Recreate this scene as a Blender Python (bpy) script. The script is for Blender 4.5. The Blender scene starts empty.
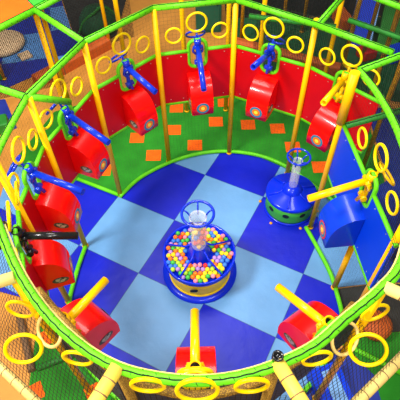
import bpy, bmesh, math, random
from mathutils import Vector, Matrix
random.seed(7)
PI = math.pi
S = bpy.context.scene
C = S.collection

# ------------------------------------------------------------------ materials
def lin(c):
    out = []
    for v in c:
        v /= 255.0
        out.append(v / 12.92 if v <= 0.04045 else ((v + 0.055) / 1.055) ** 2.4)
    return tuple(out) + (1.0,)

def mat(name, rgb, rough=0.45, var=0.12, scale=6.0, bump=0.0, bscale=40.0, metal=0.0, coat=0.0, spec=0.22):
    m = bpy.data.materials.new(name); m.use_nodes = True
    nt = m.node_tree; b = nt.nodes['Principled BSDF']
    b.inputs['Roughness'].default_value = rough
    b.inputs['Metallic'].default_value = metal
    b.inputs['Coat Weight'].default_value = coat
    b.inputs['Specular IOR Level'].default_value = spec
    tc = nt.nodes.new('ShaderNodeTexCoord')
    n = nt.nodes.new('ShaderNodeTexNoise'); n.inputs['Scale'].default_value = scale; n.inputs['Detail'].default_value = 4
    r = nt.nodes.new('ShaderNodeValToRGB')
    a = lin(rgb)
    r.color_ramp.elements[0].position = 0.3; r.color_ramp.elements[1].position = 0.7
    r.color_ramp.elements[0].color = tuple(x * (1 - var) for x in a[:3]) + (1,)
    r.color_ramp.elements[1].color = tuple(min(1, x * (1 + var)) for x in a[:3]) + (1,)
    nt.links.new(tc.outputs['Object'], n.inputs['Vector'])
    nt.links.new(n.outputs['Fac'], r.inputs['Fac'])
    nt.links.new(r.outputs['Color'], b.inputs['Base Color'])
    if bump:
        n2 = nt.nodes.new('ShaderNodeTexNoise'); n2.inputs['Scale'].default_value = bscale
        bp = nt.nodes.new('ShaderNodeBump'); bp.inputs['Strength'].default_value = bump; bp.inputs['Distance'].default_value = 0.02
        nt.links.new(tc.outputs['Object'], n2.inputs['Vector'])
        nt.links.new(n2.outputs['Fac'], bp.inputs['Height'])
        nt.links.new(bp.outputs['Normal'], b.inputs['Normal'])
    return m

def node_math(nt, op, a, b=None):
    n = nt.nodes.new('ShaderNodeMath'); n.operation = op
    for i, v in enumerate((a, b)):
        if v is None: continue
        if isinstance(v, (int, float)): n.inputs[i].default_value = v
        else: nt.links.new(v, n.inputs[i])
    return n.outputs[0]

def net_mat(name, rgb, cell=0.055, w=0.12, diag=False):
    m = bpy.data.materials.new(name); m.use_nodes = True
    nt = m.node_tree; b = nt.nodes['Principled BSDF']
    b.inputs['Base Color'].default_value = lin(rgb); b.inputs['Roughness'].default_value = 0.8
    uv = nt.nodes.new('ShaderNodeTexCoord'); sp = nt.nodes.new('ShaderNodeSeparateXYZ')
    nt.links.new(uv.outputs['UV'], sp.inputs[0])
    X, Y = sp.outputs[0], sp.outputs[1]
    if diag: X, Y = node_math(nt, 'ADD', X, Y), node_math(nt, 'ADD', node_math(nt, 'SUBTRACT', X, Y), 40.0)
    fx = node_math(nt, 'FRACT', node_math(nt, 'DIVIDE', X, cell))
    fy = node_math(nt, 'FRACT', node_math(nt, 'DIVIDE', Y, cell))
    mask = node_math(nt, 'MAXIMUM', node_math(nt, 'LESS_THAN', fx, w), node_math(nt, 'LESS_THAN', fy, w))
    nt.links.new(mask, b.inputs['Alpha'])
    return m

def checker_mat(name, dark, light, org, yaw, stain=True):
    m = bpy.data.materials.new(name); m.use_nodes = True
    nt = m.node_tree; b = nt.nodes['Principled BSDF']; L = nt.links.new
    g = nt.nodes.new('ShaderNodeNewGeometry')
    def dot(v, off):
        d = nt.nodes.new('ShaderNodeVectorMath'); d.operation = 'DOT_PRODUCT'
        L(g.outputs['Position'], d.inputs[0]); d.inputs[1].default_value = v
        return node_math(nt, 'ADD', d.outputs['Value'], off)
    du = (math.cos(yaw), math.sin(yaw), 0); dv = (math.sin(yaw), -math.cos(yaw), 0)
    u = dot(du, -(org[0]*du[0] + org[1]*du[1])); v = dot(dv, -(org[0]*dv[0] + org[1]*dv[1]))
    par = node_math(nt, 'FLOORED_MODULO', node_math(nt, 'ADD', node_math(nt, 'FLOOR', u), node_math(nt, 'FLOOR', v)), 2.0)
    mx = nt.nodes.new('ShaderNodeMix'); mx.data_type = 'RGBA'
    L(par, mx.inputs['Factor']); mx.inputs['A'].default_value = lin(light); mx.inputs['B'].default_value = lin(dark)
    n = nt.nodes.new('ShaderNodeTexNoise'); n.inputs['Scale'].default_value = 2.2; n.inputs['Detail'].default_value = 6
    L(g.outputs['Position'], n.inputs['Vector'])
    r = nt.nodes.new('ShaderNodeMapRange'); L(n.outputs['Fac'], r.inputs[0])
    r.inputs[1].default_value = 0.3; r.inputs[2].default_value = 0.7; r.inputs[3].default_value = 0.9; r.inputs[4].default_value = 1.08
    # seams between the mats
    def edge(x):
        f = node_math(nt, 'FRACT', x)
        return node_math(nt, 'LESS_THAN', node_math(nt, 'MINIMUM', f, node_math(nt, 'SUBTRACT', 1.0, f)), 0.006)
    seam = node_math(nt, 'MAXIMUM', edge(u), edge(v))
    fac = node_math(nt, 'MULTIPLY', r.outputs[0], node_math(nt, 'SUBTRACT', 1.0, node_math(nt, 'MULTIPLY', seam, 0.45)))
    vm = nt.nodes.new('ShaderNodeVectorMath'); vm.operation = 'SCALE'
    L(mx.outputs['Result'], vm.inputs[0]); L(fac, vm.inputs['Scale'])
    L(vm.outputs[0], b.inputs['Base Color'])
    b.inputs['Roughness'].default_value = 0.42; b.inputs['Specular IOR Level'].default_value = 0.32
    n2 = nt.nodes.new('ShaderNodeTexNoise'); n2.inputs['Scale'].default_value = 5; n2.inputs['Detail'].default_value = 5
    L(g.outputs['Position'], n2.inputs['Vector'])
    bp = nt.nodes.new('ShaderNodeBump'); bp.inputs['Strength'].default_value = 0.25; bp.inputs['Distance'].default_value = 0.03
    L(n2.outputs['Fac'], bp.inputs['Height']); L(bp.outputs['Normal'], b.inputs['Normal'])
    return m

def braid_mat(name, a, bcol, scale=14):
    m = mat(name, a, 0.6)
    nt = m.node_tree; b = nt.nodes['Principled BSDF']
    tc = nt.nodes.new('ShaderNodeTexCoord')
    v = nt.nodes.new('ShaderNodeTexVoronoi'); v.inputs['Scale'].default_value = scale
    r = nt.nodes.new('ShaderNodeValToRGB'); r.color_ramp.elements[0].position = 0.25; r.color_ramp.elements[1].position = 0.5
    r.color_ramp.elements[0].color = lin(a); r.color_ramp.elements[1].color = lin(bcol)
    nt.links.new(tc.outputs['Object'], v.inputs['Vector']); nt.links.new(v.outputs['Distance'], r.inputs['Fac'])
    nt.links.new(r.outputs['Color'], b.inputs['Base Color'])
    return m

M = dict(
    red=mat('red_vinyl', (238, 6, 4), 0.3, 0.06, 3, 0.06, 6, coat=0.25),
    redpanel=mat('red_panel', (198, 0, 3), 0.42, 0.08, 2),
    blue=mat('blue_vinyl', (6, 58, 206), 0.3, 0.08, 3, 0.06, 6, coat=0.25),
    bluepanel=mat('blue_panel', (0, 60, 218), 0.42, 0.06, 2),
    green=mat('green_padding', (98, 206, 24), 0.42, 0.12, 9, 0.15, 25),
    dgreen=mat('dark_green_padding', (45, 130, 45), 0.5, 0.15, 9),
    yellow=mat('yellow_padding', (250, 186, 0), 0.4, 0.06, 5),
    yhoop=mat('yellow_hoop_plastic', (255, 216, 0), 0.35, 0.05, 5),
    cream=mat('cream_padding', (236, 206, 120), 0.45, 0.1, 6),
    ybeam=mat('yellow_beam_padding', (244, 206, 80), 0.45, 0.1, 6),
    bsteel=mat('blue_painted_tube', (14, 48, 190), 0.22, 0.05, 5, coat=0.35),
    ysteel=mat('yellow_painted_tube', (255, 196, 0), 0.25, 0.05, 5, coat=0.35),
    black=mat('black_painted_tube', (22, 22, 24), 0.25, 0.05, 5, coat=0.4),
    cord=mat('black_cord', (25, 40, 22), 0.8),
    carpet=mat('green_carpet', (36, 128, 28), 0.85, 0.22, 3, 0.2, 90),
    orange=mat('orange_carpet_square', (240, 96, 8), 0.85, 0.12, 8),
    beige=mat('beige_floor', (204, 138, 58), 0.6, 0.14, 2.2, 0.1, 30),
    brown=mat('orange_brown_padding', (196, 92, 36), 0.6, 0.15, 5),
    wood=mat('dull_brown_padding', (128, 96, 66), 0.6, 0.25, 6),
    slate=mat('dark_slate_shade', (58, 64, 84), 0.6, 0.2, 5),
    navy=mat('navy_mat', (38, 56, 150), 0.55, 0.15, 4),
    cabinet=mat('dark_teal_padding', (34, 92, 70), 0.55, 0.12, 4),
    tan=mat('tan_cushion', (214, 180, 140), 0.6, 0.1, 5),
    teal=mat('target_teal', (40, 130, 160), 0.4, 0.04),
    torange=mat('target_orange', (244, 120, 20), 0.4, 0.04),
    tyellow=mat('target_yellow', (255, 226, 60), 0.4, 0.03),
    tred=mat('target_red', (214, 50, 30), 0.4, 0.03),
    emblem=mat('emblem_grey', (84, 84, 70), 0.35, 0.75, 22, metal=0.2),
    silver=mat('emblem_silver', (200, 196, 180), 0.3, 0.3, 40, metal=0.5),
    ychute=mat('yellow_drum', (246, 206, 30), 0.35, 0.05, 3),
    gdrum=mat('green_drum', (60, 160, 60), 0.35, 0.06, 3),
    bluerim=mat('blue_rim_plastic', (4, 42, 214), 0.3, 0.06, 4, coat=0.25),
    hole=mat('dark_hole', (20, 30, 40), 0.6),
    bolt=mat('orange_bolt_cap', (240, 160, 30), 0.4),
    rail=braid_mat('netted_yellow_padding', (190, 146, 50), (110, 80, 30), 110),
    braid=braid_mat('netted_yellow_post', (232, 168, 24), (160, 112, 20), 60),
    lightblue=mat('light_blue_vinyl', (120, 168, 224), 0.4, 0.1, 4),
    canopy_o=mat('orange_canvas', (230, 96, 16), 0.6, 0.08, 4),
    canopy_g=mat('green_canvas', (60, 170, 50), 0.6, 0.08, 4),
    darkmat=mat('dark_grey_floor_mat', (46, 46, 44), 0.7, 0.3, 3),
    dgmat=mat('dark_green_floor_mat', (28, 84, 50), 0.65, 0.25, 3),
    net=net_mat('dark_netting', (26, 22, 16), 0.042, 0.16),
    netfine=net_mat('fine_wall_netting', (60, 70, 50), 0.05, 0.03),
    netback=net_mat('black_background_netting', (16, 18, 18), 0.03, 0.26),
)
BALLC = dict(red=(226, 52, 44), orange=(246, 120, 30), yellow=(252, 214, 40), green=(70, 180, 70), blue=(60, 120, 210), pink=(246, 140, 150), purple=(170, 130, 200), lime=(170, 214, 60))
for k, c in BALLC.items(): M['ball_' + k] = mat('ball_' + k, c, 0.35, 0.03)
m = bpy.data.materials.new('clear_plastic'); m.use_nodes = True
b = m.node_tree.nodes['Principled BSDF']; b.inputs['Base Color'].default_value = (0.9, 0.92, 0.95, 1); b.inputs['Roughness'].default_value = 0.12; b.inputs['Alpha'].default_value = 0.22
M['clear'] = m

# ------------------------------------------------------------------ mesh helpers
def V(*a): return Vector(a)
def catmull(pts, n=8, closed=False):
    pts = [Vector(p) for p in pts]; out = []; N = len(pts)
    for i in range(N if closed else N - 1):
        if closed: p0, p1, p2, p3 = pts[i-1], pts[i], pts[(i+1) % N], pts[(i+2) % N]
        else: p0, p1, p2, p3 = pts[max(i-1, 0)], pts[i], pts[i+1], pts[min(i+2, N-1)]
        for k in range(n):
            t = k / n
            out.append(0.5 * ((2*p1) + (p2-p0)*t + (2*p0-5*p1+4*p2-p3)*t*t + (3*p1-p0-3*p2+p3)*t**3))
    if not closed: out.append(pts[-1])
    return out

def tube(bm, pts, r, seg=12, closed=False, caps=True):
    pts = [Vector(p) for p in pts]; N = len(pts); rings = []
    up = None
    for i, p in enumerate(pts):
        if closed: d = pts[(i+1) % N] - pts[i-1]
        else: d = pts[min(i+1, N-1)] - pts[max(i-1, 0)]
        d.normalize()
        if up is None:
            up = V(0, 0, 1) if abs(d.z) < 0.9 else V(1, 0, 0)
        x = (up - d * up.dot(d)); x.normalize(); y = d.cross(x); up = x
        rr = r[i] if isinstance(r, (list, tuple)) else r
        rings.append([bm.verts.new(p + (x*math.cos(2*PI*k/seg) + y*math.sin(2*PI*k/seg)) * rr) for k in range(seg)])
    for i in range(N if closed else N-1):
        a, b2 = rings[i], rings[(i+1) % N]
        for k in range(seg):
            f = bm.faces.new((a[k], a[(k+1) % seg], b2[(k+1) % seg], b2[k])); f.smooth = True
    if caps and not closed:
        bm.faces.new(list(reversed(rings[0]))); bm.faces.new(rings[-1])

def pipe(bm, a, bb, ro, ri, seg=20):
    """open-ended hollow barrel"""
    a, bb = Vector(a), Vector(bb); d = (bb-a).normalized()
    up = V(0, 0, 1) if abs(d.z) < 0.9 else V(1, 0, 0)
    x = (up - d*up.dot(d)).normalized(); y = d.cross(x); R = []
    for p, r in ((a, ro), (bb, ro), (bb, ri), (a, ri)):
        R.append([bm.verts.new(p + (x*math.cos(2*PI*k/seg) + y*math.sin(2*PI*k/seg))*r) for k in range(seg)])
    for i in range(4):
        p, q2 = R[i], R[(i+1) % 4]
        for k in range(seg):
            f = bm.faces.new((p[k], p[(k+1) % seg], q2[(k+1) % seg], q2[k])); f.smooth = i in (0, 2)

def lathe(bm, prof, c, seg=48, closed=False):
    c = Vector(c); R = []
    for r, z in prof:
        R.append([bm.verts.new(c + V(r*math.cos(2*PI*k/seg), r*math.sin(2*PI*k/seg), z)) for k in range(seg)])
    n = len(R)
    for i in range(n if closed else n-1):
        a, b2 = R[i], R[(i+1) % n]
        for k in range(seg):
            f = bm.faces.new((a[k], a[(k+1) % seg], b2[(k+1) % seg], b2[k])); f.smooth = True
    if not closed:
        if prof[0][0] > 1e-6: bm.faces.new(list(reversed(R[0])))
        if prof[-1][0] > 1e-6: bm.faces.new(R[-1])

def frame(n):
    """axes for a wall with inward normal n: t along the wall, n inward, z up"""
    n = Vector(n).normalized(); z = V(0, 0, 1); t = z.cross(n).normalized()
    return t, n, z

def prism(bm, outline, thick, org, ax, ay, an):
    """outline (u,v) in plane ax,ay extruded from 0 to thick along an"""
    a = [bm.verts.new(org + ax*u + ay*v) for u, v in outline]
    b2 = [bm.verts.new(org + ax*u + ay*v + an*thick) for u, v in outline]
    n = len(a)
    bm.faces.new(a); bm.faces.new(list(reversed(b2)))
    for i in range(n): bm.faces.new((a[i], b2[i], b2[(i+1) % n], a[(i+1) % n]))

def box(bm, lo, hi, rot=0.0, bev=0.0, piv=None):
    lo, hi = Vector(lo), Vector(hi); c = (lo+hi)/2
    r = bmesh.ops.create_cube(bm, size=1.0); vs = r['verts']
    bmesh.ops.scale(bm, vec=hi-lo, verts=vs)
    if bev: 
        es = list({e for v in vs for e in v.link_edges})
        o = bmesh.ops.bevel(bm, geom=es, offset=bev, segments=3, affect='EDGES', profile=0.5)
        vs = list({v for f in o['faces'] for v in f.verts} | {v for v in vs if v.is_valid})
    bmesh.ops.rotate(bm, cent=(0, 0, 0), matrix=Matrix.Rotation(rot, 3, 'Z'), verts=vs)
    bmesh.ops.translate(bm, vec=c, verts=vs)

def bm_(): return bmesh.new()

def link(name, bm, material, parent=None, base=None):
    bmesh.ops.recalc_face_normals(bm, faces=bm.faces)
    if parent is not None:
        off = Vector((0, 0, 0)); p = parent
        while p is not None: off += p.location; p = p.parent
    else:
        xs = [v.co for v in bm.verts]
        lo = [min(v[i] for v in xs) for i in range(3)]; hi = [max(v[i] for v in xs) for i in range(3)]
        off = Vector(base) if base is not None else V((lo[0]+hi[0])/2, (lo[1]+hi[1])/2, lo[2])
    for v in bm.verts: v.co -= off
    me = bpy.data.meshes.new(name); bm.to_mesh(me); bm.free()
    for mm in (material if isinstance(material, (list, tuple)) else [material]): me.materials.append(M[mm])
    o = bpy.data.objects.new(name, me); C.objects.link(o)
    if parent is not None: o.parent = parent
    else: o.location = off
    return o

def tag(o, label, cat=None, group=None, kind=None):
    o['label'] = label
    if cat: o['category'] = cat
    if group: o['group'] = group
    if kind: o['kind'] = kind
    return o

def thing(name, loc, label, cat, group=None):
    o = bpy.data.objects.new(name, None); C.objects.link(o); o.location = loc; o.empty_display_size = 0.1
    return tag(o, label, cat, group)

# ------------------------------------------------------------------ floor
def slab(name, poly, z0, z1, material, label, kind='structure', cat=None):
    bm = bm_(); prism(bm, poly, z1-z0, V(0, 0, z0), V(1, 0, 0), V(0, 1, 0), V(0, 0, 1))
    o = link(name, bm, material)
    tag(o, label, cat, None, kind); return o

slab('floor', [(-9, -3), (9, -3), (9, 15), (-9, 15)], -0.12, -0.02, 'beige', 'beige hall floor around the play arena', 'structure', 'floor')
M['checker'] = checker_mat('blue_checker_mats', (8, 26, 184), (99, 152, 204), (0.094, 4.950), -0.5014)
M['checker2'] = checker_mat('blue_checker_mats_far', (24, 44, 150), (84, 136, 198), (-2.95, 8.3), 0.2)
oval_back = [(2.1, 4.2), (1.42, 5.02), (1.0, 5.31), (0.5, 5.43), (0.02, 5.40), (-0.47, 5.23), (-0.94, 4.90), (-1.23, 4.53)]
tiles = oval_back + [(-1.95, 4.90), (-3.1, 5.3), (-3.1, 3.1), (-1.78, 2.7), (-1.52, 2.1), (-1.05, 1.6), (-0.55, 1.3), (-0.03, 1.2), (0.5, 1.25), (1.05, 1.52), (1.47, 1.95), (1.74, 2.4), (1.78, 2.9), (2.35, 2.95), (2.35, 3.9)]
slab('floor', tiles, -0.02, 0.0, 'checker', 'blue and light blue checkered mats on the arena floor', 'structure', 'floor')
green_poly = [(-1.23, 4.53), (-0.94, 4.90), (-0.47, 5.23), (0.02, 5.40), (0.5, 5.43), (1.0, 5.31), (1.42, 5.02), (2.1, 4.2), (2.9, 4.7), (3.0, 6.3), (1.6, 7.3), (-0.6, 7.4), (-2.6, 6.6), (-3.1, 5.3), (-1.95, 4.90)]
slab('carpet', green_poly, -0.02, -0.004, 'carpet', 'green carpet with orange squares behind the back wall of the arena', None, 'carpet')
def carpet_square(x, y, s, z, label, rot=-0.02):
    bm = bm_(); box(bm, (x-s/2, y-s/2, z), (x+s/2, y+s/2, z+0.004), rot)
    tag(link('carpet_square', bm, 'orange'), label, 'carpet square', 'orange carpet squares')
for (x, y, wh) in [(-0.06, 5.63, 'right of the back-left post, nearest the kerb'), (0.32, 6.2, 'below the back-centre cannon on its right side'), (-0.42, 6.02, 'beside the back-left post, left of the back-centre cannon'),
                   (-0.75, 5.42, 'left of the back-left post near the kerb'), (-1.05, 5.85, 'left of the back-left post, below the red panel'), (0.88, 6.1, 'just right of the back-right post, away from the kerb'),
                   (1.38, 5.98, 'under the cannon to the right of the back-right post'), (1.58, 5.52, 'beside the yellow post behind the smaller drum'), (-0.38, 6.6, 'under the bottom rail just left of the back-centre cannon'),
                   (1.95, 5.05, 'behind the smaller drum, half hidden by its clear tube'), (0.5, 6.72, 'under the bottom rail just right of the back-centre cannon'), (-1.55, 5.12, 'above the blue mats at the left exit')]:
    carpet_square(x, y, 0.245, -0.004, 'orange square on the green carpet ' + wh)

# outside the front of the arena
slab('carpet', [(-2.08, 2.05), (-2.12, 2.62), (-1.74, 2.62), (-1.52, 2.1), (-1.05, 1.6), (-1.0, 0.7), (-1.9, 1.0), (-2.06, 1.7)], -0.02, -0.006, 'carpet', 'green carpet seen through the net at the front left corner', None, 'carpet')
for (x, y, wh) in [(-1.98, 1.66, 'nearest the bottom edge at front left'), (-1.28, 1.64, 'below the front-left cannon at the picture bottom'), (-1.92, 2.34, 'close to the front-left large hoop')]:
    carpet_square(x, y, 0.2, -0.006, 'orange square on the front-left green carpet ' + wh, 0.5)
slab('play_mat', [(-1.0, 0.3), (1.05, 0.3), (1.05, 1.52), (0.5, 1.25), (-0.03, 1.2), (-0.55, 1.3), (-1.03, 1.58)], -0.02, -0.008, 'slate', 'dark slate patch of shaded floor under the front-centre net', None, 'mat')  # shadowed floor outside the front wall, shade put into the slate colour
slab('play_mat', [(1.05, 0.3), (2.0, 0.6), (1.98, 1.75), (1.7, 2.1), (1.47, 1.95), (1.05, 1.52)], -0.02, -0.009, 'navy', 'navy blue floor mat outside the arena at front right', None, 'mat')
slab('carpet', [(1.98, 1.75), (2.0, 0.6), (3.6, 0.8), (3.6, 2.3), (1.95, 2.25), (1.72, 2.12)], -0.02, -0.007, 'carpet', 'green carpet outside the arena at front right', None, 'carpet')
slab('play_mat', [(1.79, 2.88), (1.75, 2.4), (1.74, 2.2), (1.95, 2.25), (3.0, 2.3), (3.0, 2.9), (2.35, 2.94)], -0.02, -0.006, 'darkmat', 'dark grey floor mat below the blue panel', None, 'mat')
# beyond the arena
slab('play_mat', [(2.36, 2.95), (6.5, 2.95), (6.5, 5.9), (4.8, 6.15), (3.05, 6.5), (2.96, 4.74), (2.12, 4.22), (2.36, 3.9)], -0.02, -0.0075, 'navy', 'navy mat behind the blue panel at the right edge', None, 'mat')
slab('play_mat', [(0.75, 7.6), (2.0, 7.2), (4.8, 6.2), (6, 9.4), (0.8, 9.6)], -0.02, -0.008, 'dgmat', 'dark green floor mat beyond the orange barrier at back right', None, 'mat')
slab('play_mat', [(0.7, 9.62), (8, 9.4), (8, 14), (0.7, 14)], -0.02, -0.01, 'darkmat', 'dark floor mat along the far right edge of the hall', None, 'mat')
slab('play_mat', [(-2.6, 9.0), (-2.0, 8.65), (-4.2, 6.9), (-7, 8.5), (-7, 12), (-3.6, 12)], -0.02, -0.009, 'checker2', 'blue checkered mats of another play area at back left', None, 'mat')
slab('play_mat', [(-2.0, 8.66), (-2.59, 9.01), (-3.58, 12), (-1.5, 12), (-1.7, 9.05)], -0.02, -0.0095, 'darkmat', 'dark floor mat under the green dome at the top', None, 'mat')
slab('play_mat', [(-3.6, 7.0), (-3.2, 6.2), (-6, 4.6), (-6.5, 6.8)], -0.02, -0.01, 'navy', 'navy blue mat behind the net at the left edge', None, 'mat')

# ------------------------------------------------------------------ floor kerb of the arena
def tube_thing(name, pts, r, material, label, cat, lace=None, group=None, bands=0, seg=12, parent=None, side=None):
    bm = bm_(); tube(bm, pts, r, seg)
    o = link(name, bm, material, parent)
    if parent is None: tag(o, label, cat, group)
    if lace:
        P = [Vector(p) for p in pts]
        # resample
        dense = []
        for i in range(len(P)-1):
            n = max(2, int((P[i+1]-P[i]).length/0.02))
            for k in range(n): dense.append(P[i].lerp(P[i+1], k/n))
        dense.append(P[-1])
        lp = []; lr = r
        for i, p in enumerate(dense):
            d = (dense[min(i+1, len(dense)-1)] - dense[max(i-1, 0)]).normalized()
            s = d.cross(V(0, 0, 1)).normalized()
            a = lace + 0.05*math.sin(i*1.3)
            lp.append(p + (s*math.sin(a) + V(0, 0, 1)*math.cos(a))*(r+0.002))
        bm = bm_(); tube(bm, lp, 0.005, 5)
        hp = []
        for i, p in enumerate(dense):
            d = (dense[min(i+1, len(dense)-1)] - dense[max(i-1, 0)]).normalized()
            s = d.cross(V(0, 0, 1)).normalized()
            a = i*0.02/0.075*2*PI
            hp.append(p + (s*math.sin(a) + V(0, 0, 1)*math.cos(a))*(r+0.001))
        tube(bm, catmull(hp, 3), 0.0028, 4)
        link('lacing', bm, 'cord', o)
    if bands:
        P = [Vector(p) for p in pts]; L = (P[-1]-P[0]).length; d = (P[-1]-P[0]).normalized()
        n = int(L/bands)
        for k in range(1, n):
            c = P[0] + d*L*k/n
            bm = bm_(); tube(bm, [c-d*0.004, c+d*0.004], r*1.03, 14); link('tape_band', bm, 'wood', o)
    return o

k = lambda L, z: [(x, y, z) for x, y in L]
tube_thing('padded_kerb', catmull(k([(-1.23, 4.53), (-0.94, 4.90), (-0.47, 5.22), (0.02, 5.40), (0.5, 5.43), (1.0, 5.31), (1.42, 5.04), (1.8, 4.6), (2.1, 4.2)], 0.03), 6), 0.03, 'green', 'bright green padded kerb curving along the back of the checkered floor', 'kerb')
tube_thing('padded_kerb', catmull(k([(1.52, 3.86), (1.63, 3.48), (1.72, 3.12), (1.75, 2.8), (1.73, 2.4), (1.47, 1.95), (1.05, 1.52), (0.5, 1.25), (-0.03, 1.2), (-0.55, 1.3), (-1.05, 1.6), (-1.52, 2.1), (-1.73, 2.65), (-1.71, 3.2), (-1.64, 3.64)], 0.03), 6), 0.03, 'green', 'bright green padded kerb from the right exit around the front to the left exit', 'kerb')
tube_thing('padded_kerb', [(-1.25, 4.56, 0.035), (-1.95, 4.92, 0.035)], 0.03, 'green', 'short green padded kerb along the left exit beside the green carpet', 'kerb')

# ------------------------------------------------------------------ posts
ARENA = V(0, 3.2, 0)
def post(x, y, h, r, label, material='yellow', name='padded_post', z0=0.0, sleeve=None, group=None):
    bm = bm_(); tube(bm, [(x, y, z0), (x, y, h)], r, 14)
    o = link(name, bm, material); tag(o, label, 'post', group)
    bm = bm_(); lathe(bm, [(r*1.25, 0), (r*1.25, 0.02), (r*1.02, 0.03)], (x, y, z0), 14); link('base_collar', bm, material, o)
    if sleeve:
        bm = bm_(); tube(bm, [(x, y, sleeve), (x, y, h+0.03)], r*1.5, 14); link('foam_sleeve', bm, material, o)
    return o
ZT = 2.66
P = {'m1': (-1.76, 2.80), '0': (-1.65, 3.66), '1': (-1.23, 4.58), '2': (-0.49, 5.26), '3': (0.505, 5.42), '4': (1.40, 4.92), '5': (1.59, 3.87), '7': (1.76, 2.30), 'f1': (-1.34, 1.66), 'f2': (-0.54, 1.0), 'f3': (0.45, 1.0), 'f4': (1.25, 1.5)}
PL = {'m1': 'yellow post at the left edge, left of the black-barrelled cannon', '0': 'yellow post between the two left-side blue-barrelled cannons', '1': 'yellow post at the left exit, between the upper-left and back-left cannons',
      '2': 'yellow post left of the back-centre cannon', '3': 'yellow post right of the back-centre cannon', '4': 'yellow post behind the smaller drum on the right', '5': 'thick yellow post left of the blue panel, standing right of the smaller drum',
      '7': 'yellow post at the right edge, right of the blue panel', 'f1': 'yellow post under the front rail left of the front-left cannon', 'f2': 'yellow post under the front rail, left of the front-centre cannon',
      'f3': 'yellow post under the front rail, right of the front-centre cannon', 'f4': 'yellow post under the front rail right of the front-right cannon'}
for kk, (x, y) in P.items():
    post(x, y, ZT, 0.036 if kk not in ('5',) else 0.034, PL[kk], 'rail' if kk in ('f2', 'f3') else 'yellow', sleeve=2.02 if kk == '5' else None)

post(1.74, 2.89, 1.13, 0.036, 'short yellow post under the blue panel, below the blue cannon housing')

for (x, y, lb) in [(-0.76, 0.60, 'yellow outer post carrying the front beam left of centre'), (0.64, 0.60, 'yellow outer post carrying the front beam right of centre'), (-2.6, 1.20, 'yellow outer post at the end of the left cream beam'),
                   (2.5, 0.74, 'yellow outer post at the end of the right cream beam'), (-2.9, 2.31, 'yellow outer post at the far end of the left outer rail'), (2.9, 2.31, 'yellow outer post at the far end of the right outer rail')]:
    post(x, y, 2.7, 0.036, lb)

# outer and background posts
for (x, y, h, mt_, lb) in [(-1.95, 5.38, 2.66, 'yellow', 'yellow outer post under the green joint at upper left'),
                      (-2.2, 6.34, 3.2, 'yellow', 'yellow post just behind the upper left joint'),
                      (-1.79, 8.6, 2.2, 'yellow', 'short-looking yellow post far back beside the green dome'),
                      (-1.19, 6.73, 3.2, 'yellow', 'yellow post on the beige floor behind the back-left cannon'),
                      (-0.19, 6.5, 3.2, 'yellow', 'yellow post on the beige floor behind the back-centre cannon'),
                      (0.51, 6.5, 3.2, 'yellow', 'yellow post beside the dark green cabinet, behind the back wall'),
                      (1.05, 6.6, 3.2, 'yellow', 'yellow post behind the large hoop of the back-right cannon'),
                      (1.8, 8.7, 2.4, 'braid', 'yellow netted post far back on the dark green mat, left one'),
                      (2.27, 8.95, 2.4, 'braid', 'yellow netted post far back on the dark green mat, right one'),
                      (0.95, 8.6, 2.0, 'braid', 'yellow netted post at the left end of the dark green mat'),
                      (2.15, 6.45, 3.2, 'yellow', 'tall yellow post behind the right end of the red back wall'),
                      (2.47, 6.6, 3.2, 'braid', 'yellow netted post beside the tall post behind the red wall at right'),
                      (3.3, 7.9, 3.2, 'braid', 'yellow netted post left of the blue slide at upper right'),
                      (2.78, 5.9, 3.2, 'braid', 'yellow netted post at the right edge, rear one of a pair'),
                      (2.62, 5.0, 3.0, 'braid', 'yellow netted post at the right edge, front one of a pair'),
                      (-3.75, 7.6, 1.0, 'yellow', 'low yellow post beside the green step block at upper left')]:
    post(x, y, h, 0.036, lb, mt_)

# ------------------------------------------------------------------ top rails
front = [(-1.67, 3.67), (-1.77, 2.93), (-1.745, 2.5), (-1.56, 2.12), (-1.33, 1.72), (-1.07, 1.39), (-0.8, 1.15), (-0.54, 1.0), (-0.28, 0.93), (-0.03, 0.905), (0.21, 0.925), (0.45, 0.99), (0.71, 1.105), (0.93, 1.27), (1.22, 1.48), (1.45, 1.72), (1.72, 2.3), (1.79, 2.99), (1.75, 3.55), (1.66, 3.93)]
fr = catmull(k(front, ZT), 6)
o = tube_thing('top_rail', fr, 0.035, 'green', 'long bright green padded top rail sweeping around the front of the arena', 'rail', lace=0.25)
# cream inner lining strip of the front rail
inner = [(x + (0 - x)*0.042/max(0.3, math.hypot(x, y-3.2)), y + (3.2 - y)*0.042/max(0.3, math.hypot(x, y-3.2))) for x, y in front[3:17]]
bm = bm_(); tube(bm, catmull(k(inner, ZT-0.02), 6), 0.008, 8); link('lining', bm, 'cream', o)
o['label'] = 'long bright green padded top rail sweeping around the front of the arena'
def rail(a, bb, label, mt_='green', lace=0.25, r=0.038, bands=0, name='top_rail'):
    return tube_thing(name, [a, bb], r, mt_, label, 'rail', lace=lace, bands=bands)
T = lambda kk: (P[kk][0], P[kk][1], ZT)
rail((-1.67, 3.67, ZT), (-1.23, 4.60, ZT), 'green padded top rail above the upper-left cannon')
rail((-1.23, 4.60, ZT), (-0.50, 5.27, ZT), 'green padded top rail above the back-left cannon')
rail((-0.50, 5.27, ZT), (0.51, 5.41, ZT), 'green padded top rail above the back-centre cannon')
rail((0.51, 5.41, ZT), (1.39, 4.80, ZT), 'green padded top rail above the back-right cannon')
rail((1.39, 4.80, ZT), (2.08, 4.23, ZT), 'green padded top rail above the yellow-barrelled cannon at upper right')
rail((1.66, 3.94, ZT), (2.75, 4.47, ZT), 'green padded rail running off to the right from the thick yellow post')
rail((-1.23, 4.60, ZT), (-1.91, 5.30, ZT), 'green padded beam from the left exit post to the upper left joint')
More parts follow.
